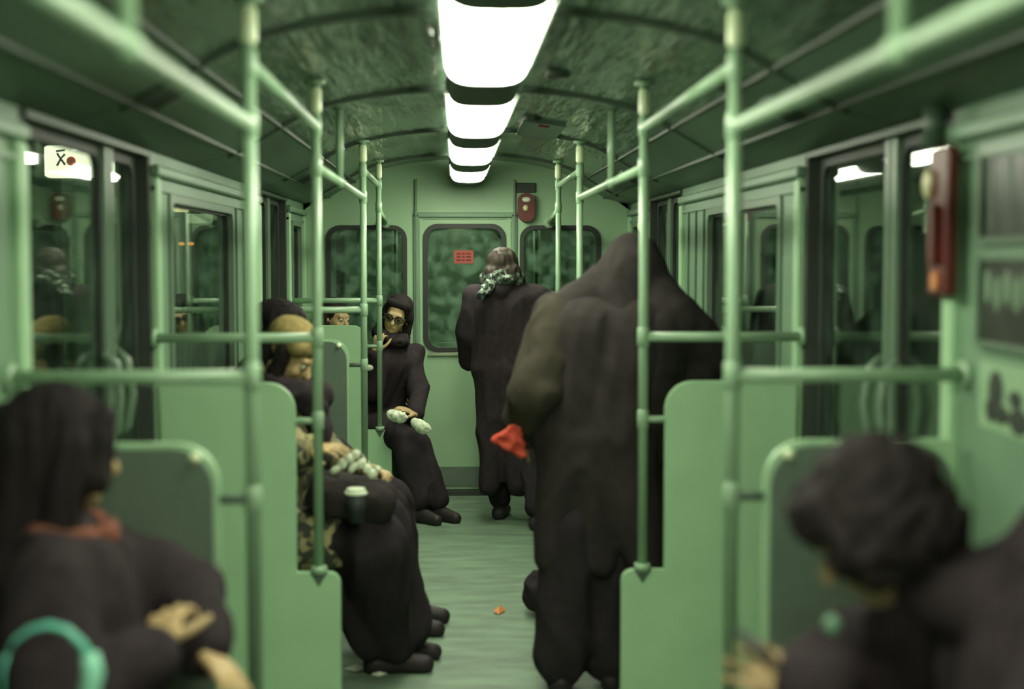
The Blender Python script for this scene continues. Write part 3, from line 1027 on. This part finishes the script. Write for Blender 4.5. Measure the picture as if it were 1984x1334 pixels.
for i in range(14):
    a0, a1 = 2 * math.pi * i / 14, 2 * math.pi * (i + 1) / 14
    q = lambda a: V(.20 + .09 * math.cos(a), 8.60 + .085 * math.sin(a), 1.475 - .02 * math.sin(a))
    cap(sb, q(a0), q(a1), .044)
cap(sb, V(.12, 8.50, 1.44), V(.07, 8.47, 1.39), .032, .028)
blob('scarf', sb, M_FUR, b7, .010, 3, .012, 20)

# ---- 8: standing with hood, large figure right of the aisle
J = dict(facing=(.30, .95, 0), pelvis=(.44, 5.28, .93), chest=(.515, 5.28, 1.39), head=P(1228, 535, 5.36), face=(.25, .86, -.45), sw=.22,
         elL=P(1040, 760, 5.22), wrL=P(1012, 836, 5.40), hdL=(-.25, .5, -.55), hnL=(.7, .3, .2), curlL=.8,
         elR=P(1372, 690, 5.28), wrR=P(1380, 690, 5.48), hdR=(.3, .8, .1), hnR=(-.6, .2, -.4), curlR=.6,
         knL=(.33, 5.30, .50), anL=(.30, 5.22, .10), knR=(.50, 5.28, .50), anR=(.50, 5.26, .10), toeL=(.22, 6, 0), toeR=(.6, 6, 0), hemc=(.475, 5.28, 0))
b8, H8, S8, c8 = person('large figure in a hooded dark coat standing with back turned, right of the aisle', J, .007, skin=M_SKIN2, coat=M_COAT2, ease=.065, hem=.50, hem_w=.18, hem_d=.2, sleeve=.085, coat_disp=.007)
hb = MB()
hb.ball(H8(0, -.02, .02), (.115, .145, .135), 18, 12, H8.m)
for k in 'LR':
    cap(hb, H8(0, -.03, .0), S8[k] + V(0, -.01, .0), .105, .09)
cap(hb, H8(0, -.04, -.02), V(.53, 5.24, 1.22), .14, .12)
er_ = Vector(J['elR'])
cap(hb, S8['R'], er_, .105, .10)
cap(hb, er_ + V(-.02, 0, 0), V(.66, 5.28, .92), .10, .11)
cap(hb, S8['R'] + V(-.05, 0, -.05), V(.60, 5.28, .92), .12, .12)
blob('hood', hb, M_COAT2, b8, .011, 8, .006, 6)
sv = MB()
e_, w_ = Vector(J['elL']), Vector(J['wrL'])
cap(sv, S8['L'] + V(.0, -.01, -.01), e_, .112, .104)
cap(sv, e_, w_.lerp(e_, .15), .108, .085)
blob('sleeve', sv, M_COATB, b8, .010, 5, .007, 9)
tb = MB()
cap(tb, V(.36, 5.26, .60), V(.31, 5.22, .12), .125, .105)
cap(tb, V(.50, 5.28, .60), V(.50, 5.26, .12), .125, .105)
cap(tb, V(.42, 5.28, .60), V(.40, 5.25, .2), .11, .09)
blob('loose_trousers', tb, M_PANTS, b8, .012, 5, .012, 8, (1, 1, .4))

# ------------------------------------------------------------------ things people carry
rb = MB()
a_, b_, c_ = P(956, 852, 5.22), P(1000, 826, 5.24), P(1012, 878, 5.24)
cap(rb, a_, b_, .008, .014)
cap(rb, b_, c_, .016, .016)
cap(rb, c_, a_, .016, .008)
cap(rb, (a_ + b_) / 2, c_, .015)
cap(rb, (a_ + c_) / 2, b_, .015)
rb.ball((a_ + b_ + c_) / 3, (.034, .016, .030), 12, 8)
o = blob('cloth_pouch', rb, M_REDCLOTH, None, .006, 4, .006, 25)
tag(o, 'bright red pouch held by the large hooded figure', 'pouch')


def phone(label, c, xd, yd, nd, w=.036, h=.074):
    c, xd, yd = Vector(c), Vector(xd).normalized(), Vector(yd)
    yd = (yd - xd * yd.dot(xd)).normalized()
    nd = xd.cross(yd)
    e = empty('phone', c)
    MB().plate(rr(-w, w, -h, h, .012), [], -.005, .005, lambda u, v, t: c + xd * u + yd * v + nd * t).build('phone_body', M_PHONE, e)
    MB().plate(rr(-w + .004, w - .004, -h + .006, h - .006, .009), [], .0052, .0060, lambda u, v, t: c + xd * u + yd * v + nd * t).build('screen', M_SCREEN, e)
    tag(e, label, 'phone')


phone('dark phone with dim screen held at the lower right', P(1472, 1262, 2.20), (.62, -.60, -.30), (.42, .45, -.48), None, .030, .058)

# cup with white lid
cpos = P(690, 985, 5.06)
e = empty('paper_cup', cpos - V(0, 0, .05))
mb = MB().tube([cpos + V(0, 0, -.05), cpos + V(0, 0, .055)], [.027, .036], 20)
mb.build('cup_body', mat('cup_paper', (.02, .028, .026), .6, noise=.3), e, True)
mb = MB().tube([cpos + V(0, 0, .053), cpos + V(0, 0, .061), cpos + V(0, 0, .062), cpos + V(0, 0, .074)], [.040, .040, .034, .032], 20)
mb.build('cup_lid', M_WHITE, e, False)
tag(e, 'dark paper cup with white lid on the lap below the patterned mitten', 'cup')

# lap bag with white lettering-like patches
bb = MB()
bc = P(688, 935, 5.28)
cap(bb, bc + V(-.10, -.06, -.04), bc + V(.08, -.06, -.07), .075, .07)
cap(bb, bc + V(-.10, .08, -.04), bc + V(.08, .08, -.07), .075, .07)
bag = blob('lap_bag', bb, M_COAT2, None, .009, 5, .01, 10)
tag(bag, 'black shoulder bag with white patches on the lap of the plaid coat', 'bag')
for (px, py, w, h, a) in ((650, 909, 16, 9, -30), (664, 898, 12, 14, 20), (677, 888, 13, 13, 0), (690, 880, 11, 12, 30), (684, 905, 9, 16, 40), (700, 898, 16, 11, -45),
                          (712, 908, 12, 12, 0), (722, 917, 14, 13, 35), (732, 908, 8, 8, 0)):
    c = P(px, py, 5.10)
    k = 5.10 / F_PX
    Rm = Matrix.Rotation(math.radians(a), 3, 'Y')
    MB().ball(c, (w * .78 * k, .012, h * .78 * k), 12, 8, Rm).build('patch', M_WHITE, bag, True)

# white mittens on the lap at the far end
for (px, py, D, a, lb) in ((769, 806, 8.54, 20, 'left one of two white plush mittens on lap of the person with glasses'), (814, 825, 8.54, 38, 'right one of two white plush mittens on lap of the person with glasses')):
    mb = MB()
    c = P(px, py, D)
    Rm = Matrix.Rotation(math.radians(a), 3, 'Y')
    mb.ball(c, (.064, .045, .034), 16, 10, Rm)
    mb.ball(c + Rm @ V(.03, -.02, .018), (.035, .025, .022), 12, 8, Rm)
    o = blob('mitten', mb, M_WHITE, None, .006, 3, .006, 30)
    tag(o, lb, 'mitten', 'white mittens')

# tote with teal handle by the near left seat
e = empty('tote_bag', (-.765, 2.335, .452))
bb = MB()
bb.box(-.93, -.60, 2.27, 2.40, .452, .885, .04)
bb.build('bag_body', M_COAT2, e)
pts = [P(x, y, 2.34) for x, y in ((14, 1265), (30, 1238), (60, 1218), (95, 1210), (130, 1220), (158, 1246), (172, 1270))]
MB().tube(pts, [.003, .004, .005, .006, .006, .007, .008], 10).build('handle', M_TEAL, e, True)
MB().tube([P(174, 1266, 2.34), P(180, 1300, 2.34), P(172, 1345, 2.34), P(170, 1372, 2.34)], [.014, .018, .017, .014], 10).build('handle_sleeve', mat('pale_teal', (.30, .72, .52), .5), e, True)
MB().tube([P(14, 1265, 2.34), P(4, 1300, 2.34), P(2, 1372, 2.34)], .003, 10).build('handle_end', M_TEAL, e, True)
tag(e, 'dark tote bag with bright teal loop handle on the near left seat', 'bag')

# dark bag on the floor beyond the hooded figure, litter
mb = MB()
c = P(1062, 1150, 6.35)
cap(mb, V(c.x - .02, 6.35, .10), V(c.x + .22, 6.40, .10), .10, .10)
cap(mb, V(c.x + .02, 6.35, .16), V(c.x + .20, 6.38, .18), .07, .07)
o = blob('floor_bag', mb, M_COAT, None, .01, 4, .01, 12)
o.location.z += .004
tag(o, 'black bag on the floor just past the hooded figure', 'bag')
c = P(968, 1193, 6.39)
mb = MB()
mb.add([(c.x - .030, 6.37, .012), (c.x - .005, 6.33, .004), (c.x + .028, 6.40, .010), (c.x + .006, 6.43, .022), (c.x - .002, 6.385, .026)],
       [(0, 1, 4), (1, 2, 4), (2, 3, 4), (3, 0, 4), (0, 3, 2, 1)])
tag(mb.build('wrapper', mat('orange_wrapper', (.62, .24, .06), .6)), 'small crumpled orange wrapper lying on the aisle floor', 'litter')
for (px, py, lb) in ((690, 1306, 'pale crumpled paper scrap on the floor by the left partition foot'), (735, 1318, 'second pale paper scrap on the floor beside the larger one')):
    D = CAM.z * F_PX / (py - VPY)
    c = P(px, py, D)
    mb = MB()
    r = .05 if px < 700 else .032
    mb.add([(c.x - r, c.y, .006), (c.x, c.y - r * .7, .004), (c.x + r, c.y + .01, .007), (c.x + r * .2, c.y + r, .005), (c.x, c.y, .022)], [(0, 1, 4), (1, 2, 4), (2, 3, 4), (3, 0, 4), (0, 3, 2, 1)])
    tag(mb.build('paper_scrap', M_WHITE), lb, 'litter', 'paper scraps')

# ------------------------------------------------------------------ red fittings, posters, signs
e = empty('emergency_handle', (HW - .03, 3.35, 1.53))
MB().box(HW - .052, HW - .024, 3.255, 3.385, 1.525, 1.875, .008).build('red_plate', M_RED, e)
MB().ball((HW - .058, 3.372, 1.79), (.012, .028, .036), 14, 9).build('pale_knob', M_GOLD, e, True)
MB().tube([(HW - .060, 3.32, 1.56), (HW - .050, 3.32, 1.56)], .024, 16).build('seal', mat('orange_seal', (.55, .22, .08), .5), e)
MB().box(HW - .070, HW - .052, 3.30, 3.34, 1.60, 1.74, .006).build('lever', M_RED, e)
tag(e, 'tall red emergency handle plate beside the right near door', 'handle')
MB().tube([(HW - .05, 3.36, 1.88), (HW - .05, 3.36, 1.985)], .026, 14).build('conduit', M_COVE, e, True)
e = empty('emergency_handle', (HW - .03, 8.72, 1.6))
MB().box(HW - .052, HW - .024, 8.665, 8.735, 1.55, 1.875, .006).build('red_plate', M_RED, e)
MB().ball((HW - .058, 8.70, 1.80), (.012, .022, .030), 14, 9).build('pale_knob', M_GOLD, e, True)
tag(e, 'small far red emergency handle plate beside the second right door', 'handle')
# red alarm housing above the end window
c = P(1019, 402, DE)
e = empty('alarm_box', (c.x, DE, c.z - .09))
mb = MB()
mb.plate(rr(c.x - .056, c.x + .056, c.z - .095, c.z + .095, .05), [], -.07, 0, end_fn)
mb.build('red_housing', M_RED, e)
MB().ball((c.x, DE - .072, c.z + .052), (.030, .014, .018), 14, 8).build('painted_highlight', M_WHITE, e, True)  # white ball put in as the highlight on the red housing
MB().ball((c.x - .005, DE - .072, c.z - .005), (.018, .016, .022), 14, 8).build('pull_knob', M_GOLD, e, True)
MB().box(c.x - .065, c.x + .065, DE - .02, DE - .0, c.z + .10, c.z + .165, .004).build('name_plate', M_JAMB, e)
tag(e, 'red rounded alarm box on the end wall above the right window', 'alarm')
# red notice on the door glass
a_, b_ = P(880, 510, DE + .015), P(917, 485, DE + .015)
e = empty('notice_sticker', (a_.x, DE, a_.z))
MB().box(a_.x, b_.x, DE + .0185, DE + .0215, a_.z, b_.z).build('sticker', M_REDSIGN, e)
for k in range(3):
    z = a_.z + (b_.z - a_.z) * (.25 + .25 * k)
    for (u, w) in ((.12, .22), (.40, .16), (.62, .26)):
        MB().box(a_.x + (b_.x - a_.x) * u, a_.x + (b_.x - a_.x) * (u + w), DE + .0175, DE + .0188, z - .006, z + .006).build('print_line', mat('dark_red_print', (.10, .02, .015), .6), e)
tag(e, 'small dark red notice on the end door window', 'sign')
# framed posters on the right wall by the near seats
for (z0, z1, lb, kind) in ((1.645, 1.86, 'dark upper framed poster on right wall at picture edge', 0), (1.415, 1.625, 'dark lower framed poster with a row of pale figures at right edge', 1)):
    e = empty('framed_poster', (HW, 2.95, z0))
    MB().plate([(2.62, z0), (3.165, z0), (3.165, z1), (2.62, z1)], [[(2.635, z0 + .015), (3.15, z0 + .015), (3.15, z1 - .015), (2.635, z1 - .015)]], -.016, -.0, side_fn(1)).build('frame', M_EDGE, e)
    MB().box(HW - .006, HW - .002, 2.63, 3.155, z0 + .01, z1 - .01).build('print', mat('poster_dark', (.045, .05, .04), .35, noise=.3, nscale=20), e)
    if kind:
        for i in range(9):
            y = 3.115 - i * .055
            MB().ball((HW - .0065, y, z0 + .135 - .012 * (i % 2)), (.002, .014, .040), 10, 7).build('figure', mat('poster_pale', (.22, .36, .22), .5), e)
    else:
        for i in range(5):
            y = 3.10 - i * .1
            MB().box(HW - .0075, HW - .0055, y - .012, y + .012, z0 + .03, z1 - .03).build('figure', mat('poster_dim', (.10, .15, .10), .5), e)
    tag(e, lb, 'poster', 'framed posters on the right wall')
e = empty('wall_sticker', (HW, 3.0, 1.24))
MB().box(HW - .004, HW - .0005, 2.85, 3.16, 1.235, 1.385).build('sheet', M_END, e)
for (y, z, ry, rz) in ((3.06, 1.325, .045, .045), (3.085, 1.28, .035, .028), (3.03, 1.275, .05, .022), (2.95, 1.315, .04, .02), (2.93, 1.27, .055, .03)):
    MB().ball((HW - .0045, y, z), (.002, ry, rz), 12, 8).build('silhouette', M_JAMB, e)
tag(e, 'pale sticker with dark shapes on right wall under the posters', 'sticker')

# ------------------------------------------------------------------ outside: station on the left, tunnel on the right, next car ahead
M_TILE = mat('station_tile', (.22, .36, .25), .5, noise=.3, nscale=3)
M_CONC = mat('platform_concrete', (.18, .22, .17), .8, noise=.3, nscale=4)
M_TUBE = mat('station_tube', (.8, .8, .7), .5, emit=(.85, 1.0, .72), estr=20.0)
M_DARK = mat('tunnel_concrete', (.05, .06, .05), .9, noise=.4, nscale=3)
tag(MB().box(-5.0, -1.30, -3, 18, -.12, -.02).build('floor_platform', M_CONC), 'dim concrete station platform outside the left windows', 'platform', kind='structure')
tag(MB().box(-5.1, -5.0, -3, 18, -.1, 3.3).build('wall_station', M_TILE), 'pale green station wall beyond the platform', 'wall', kind='structure')
tag(MB().box(-5.1, -1.30, -3, 18, 3.2, 3.3).build('ceiling_station', M_CONC), 'station ceiling above the platform', 'ceiling', kind='structure')
tag(MB().box(-5.1, -1.3, 18, 18.1, -.1, 3.3).build('wall_station_far', M_TILE), 'far wall closing the station platform', 'wall', kind='structure')
tag(MB().box(2.3, 2.4, -3, 18, -1, 3.5).build('wall_tunnel', M_DARK), 'dark tunnel wall outside the right windows', 'wall', kind='structure')
for i, y in enumerate((5.6, 8.1, 10.6, 13.1, 15.6)):
    e = empty('station_column', (-2.75, y, -.02))
    MB().box(-2.93, -2.57, y - .18, y + .18, -.02, 3.2, .02).build('shaft', M_TILE, e)
    MB().box(-2.97, -2.53, y - .22, y + .22, -.02, .16, .01).build('plinth', M_CONC, e)
    MB().box(-2.97, -2.53, y - .22, y + .22, 2.95, 3.2, .01).build('capital', M_CONC, e)
    tag(e, ['first', 'second', 'third', 'fourth', 'fifth'][i] + ' green tiled station column seen through the left windows', 'column', 'station columns')
for i, y in enumerate((3.6, 6.9, 9.4, 11.9, 14.4)):
    e = empty('station_lamp', (-2.2, y, 3.0))
    MB().box(-2.30, -2.10, y - .65, y + .65, 3.08, 3.16).build('tray', M_HOUSE, e)
    MB().tube([(-2.2, y - .6, 3.05), (-2.2, y + .6, 3.05)], .03, 10).build('tube_light', M_TUBE, e, True)
    tag(e, ['first', 'second', 'third', 'fourth', 'fifth'][i] + ' fluorescent tube lamp over the platform', 'lamp', 'platform lamps')
# illuminated hanging sign
D = 7.55
a_, b_ = P(86, 343, D), P(214, 282, D)
e = empty('station_sign', ((a_.x + b_.x) / 2, D, a_.z))
MB().box(a_.x, b_.x, D, D + .10, a_.z, b_.z, .01).build('light_box', mat('sign_glow', (.8, .8, .7), .5, emit=(1.0, 1.0, .72), estr=2.2), e)
c = P(138, 312, D)
MB().tube([(c.x, D - .004, c.z), (c.x, D + .0, c.z)], .024, 20).build('red_disc', mat('sign_red', (.5, .06, .03), .5, emit=(.8, .12, .04), estr=.5), e)
MB().box(c.x - .011, c.x + .011, D - .007, D - .003, c.z - .004, c.z + .004).build('white_bar', M_WHITE, e)
c = P(118, 308, D)
gl = MB()
gl.tube([c + V(-.018, -.005, .03), c + V(.0, -.005, .0), c + V(-.02, -.005, -.035)], .006, 8)
gl.tube([c + V(.022, -.005, .025), c + V(.0, -.005, .002), c + V(.022, -.005, -.03)], .006, 8)
gl.tube([c + V(-.022, -.005, .04), c + V(.022, -.005, .046)], .005, 8)
gl.build('glyph', M_BLACK, e, True)
for x in (a_.x + .05, b_.x - .05):
    MB().tube([(x, D + .05, b_.z), (x, D + .05, 3.2)], .010, 8).build('hanger', M_HOUSE, e, True)
tag(e, 'lit white station sign with red disc seen through left door', 'sign')
D = 9.0
a_, b_ = P(362, 432, D), P(408, 414, D)
e = empty('station_sign', ((a_.x + b_.x) / 2, D, a_.z))
MB().box(a_.x, b_.x, D, D + .08, a_.z, b_.z, .006).build('light_box', mat('sign_dim', (.5, .7, .45), .5, emit=(.75, 1.0, .6), estr=.45), e)
MB().tube([((a_.x + b_.x) / 2, D + .04, b_.z), ((a_.x + b_.x) / 2, D + .04, 3.2)], .01, 8).build('hanger', M_HOUSE, e, True)
tag(e, 'small pale lit board seen through the left window', 'sign')
D = 8.2
a_, b_ = P(333, 410, D), P(362, 392, D)
e = empty('glowing_box', ((a_.x + b_.x) / 2, D, a_.z))
MB().box(a_.x, b_.x, D, D + .08, a_.z, b_.z, .01).build('glow_panel', mat('yellow_glow', (.8, .7, .4), .5, emit=(1.0, .92, .45), estr=1.2), e)  # plain yellowish glowing box outside the window
MB().tube([((a_.x + b_.x) / 2, D + .04, b_.z), ((a_.x + b_.x) / 2, D + .04, 3.2)], .01, 8).build('hanger', M_HOUSE, e, True)
tag(e, 'yellowish glowing box at the top of the left window', 'lamp')
for (px, lb) in ((352, 'orange signal light on the platform, left of the pair'), (370, 'orange signal light on the platform, right of the pair')):
    c = P(px, 472, 9.6)
    e = empty('signal_light', (c.x, 9.6, -.02))
    MB().ball(c, (.022, .012, .012), 10, 7).build('bulb', mat('orange_glow', (.8, .3, .1), .5, emit=(1.0, .38, .08), estr=1.5), e, True)
    MB().tube([(c.x, 9.63, -.02), (c.x, 9.63, c.z)], .012, 8).build('stand', M_HOUSE, e, True)
    tag(e, lb, 'light', 'orange signal lights')
# the next car, seen through the end windows
nx = empty('next_car', (0, 12, 0))
NY = 10.15
nfn = lambda u, v, t: (u, NY + t, v)
MB().plate([(-1.15, 0), (1.15, 0), (1.15, 2.2), (-1.15, 2.2)], [rr(-.93, -.42, 1.0, 1.80, .08), rr(.37, .88, 1.0, 1.80, .08), rr(-.27, .23, 1.0, 1.8, .08)], 0, .05, nfn).build('end_wall', M_WALL, nx)
MB().box(-1.15, -1.1, NY, 15, 0, 2.2).build('side_wall', M_WALL, nx)
MB().box(1.1, 1.15, NY, 15, 0, 2.2).build('side_wall', M_WALL, nx)
MB().box(-1.15, 1.15, NY, 15, -.05, 0).build('car_floor', M_FLOOR, nx)
MB().box(-1.15, 1.15, NY, 15, 2.2, 2.25).build('car_roof', M_CEIL, nx)
MB().box(-1.15, 1.15, 15, 15.05, 0, 2.2).build('far_wall', M_WALL, nx)
MB().box(-.10, .10, 11.2, 12.3, 2.12, 2.18).build('lamp_strip', mat('next_car_lamp', (.8, .8, .6), .5, emit=LAMP_COL, estr=7.0), nx)
MB().box(-.10, .10, 13.2, 14.3, 2.12, 2.18).build('lamp_strip', MATS['next_car_lamp'], nx)
for s in (-1, 1):
    for y in (11.2, 13.2):
        MB().tube([(s * .55, y, 0), (s * .55, y, 2.2)], R, 12).build('pole', M_POLE, nx, True)
    MB().box(s * .62, s * 1.1, 11.3, 13.1, 0, .45, .02).build('bench', M_SEAT, nx)
    MB().box(s * 1.085, s * 1.1, 11.4, 13.0, 1.0, 1.8).build('window_band', M_RUBBER, nx)
tag(nx, 'next carriage dimly seen through the end wall windows', 'train car')
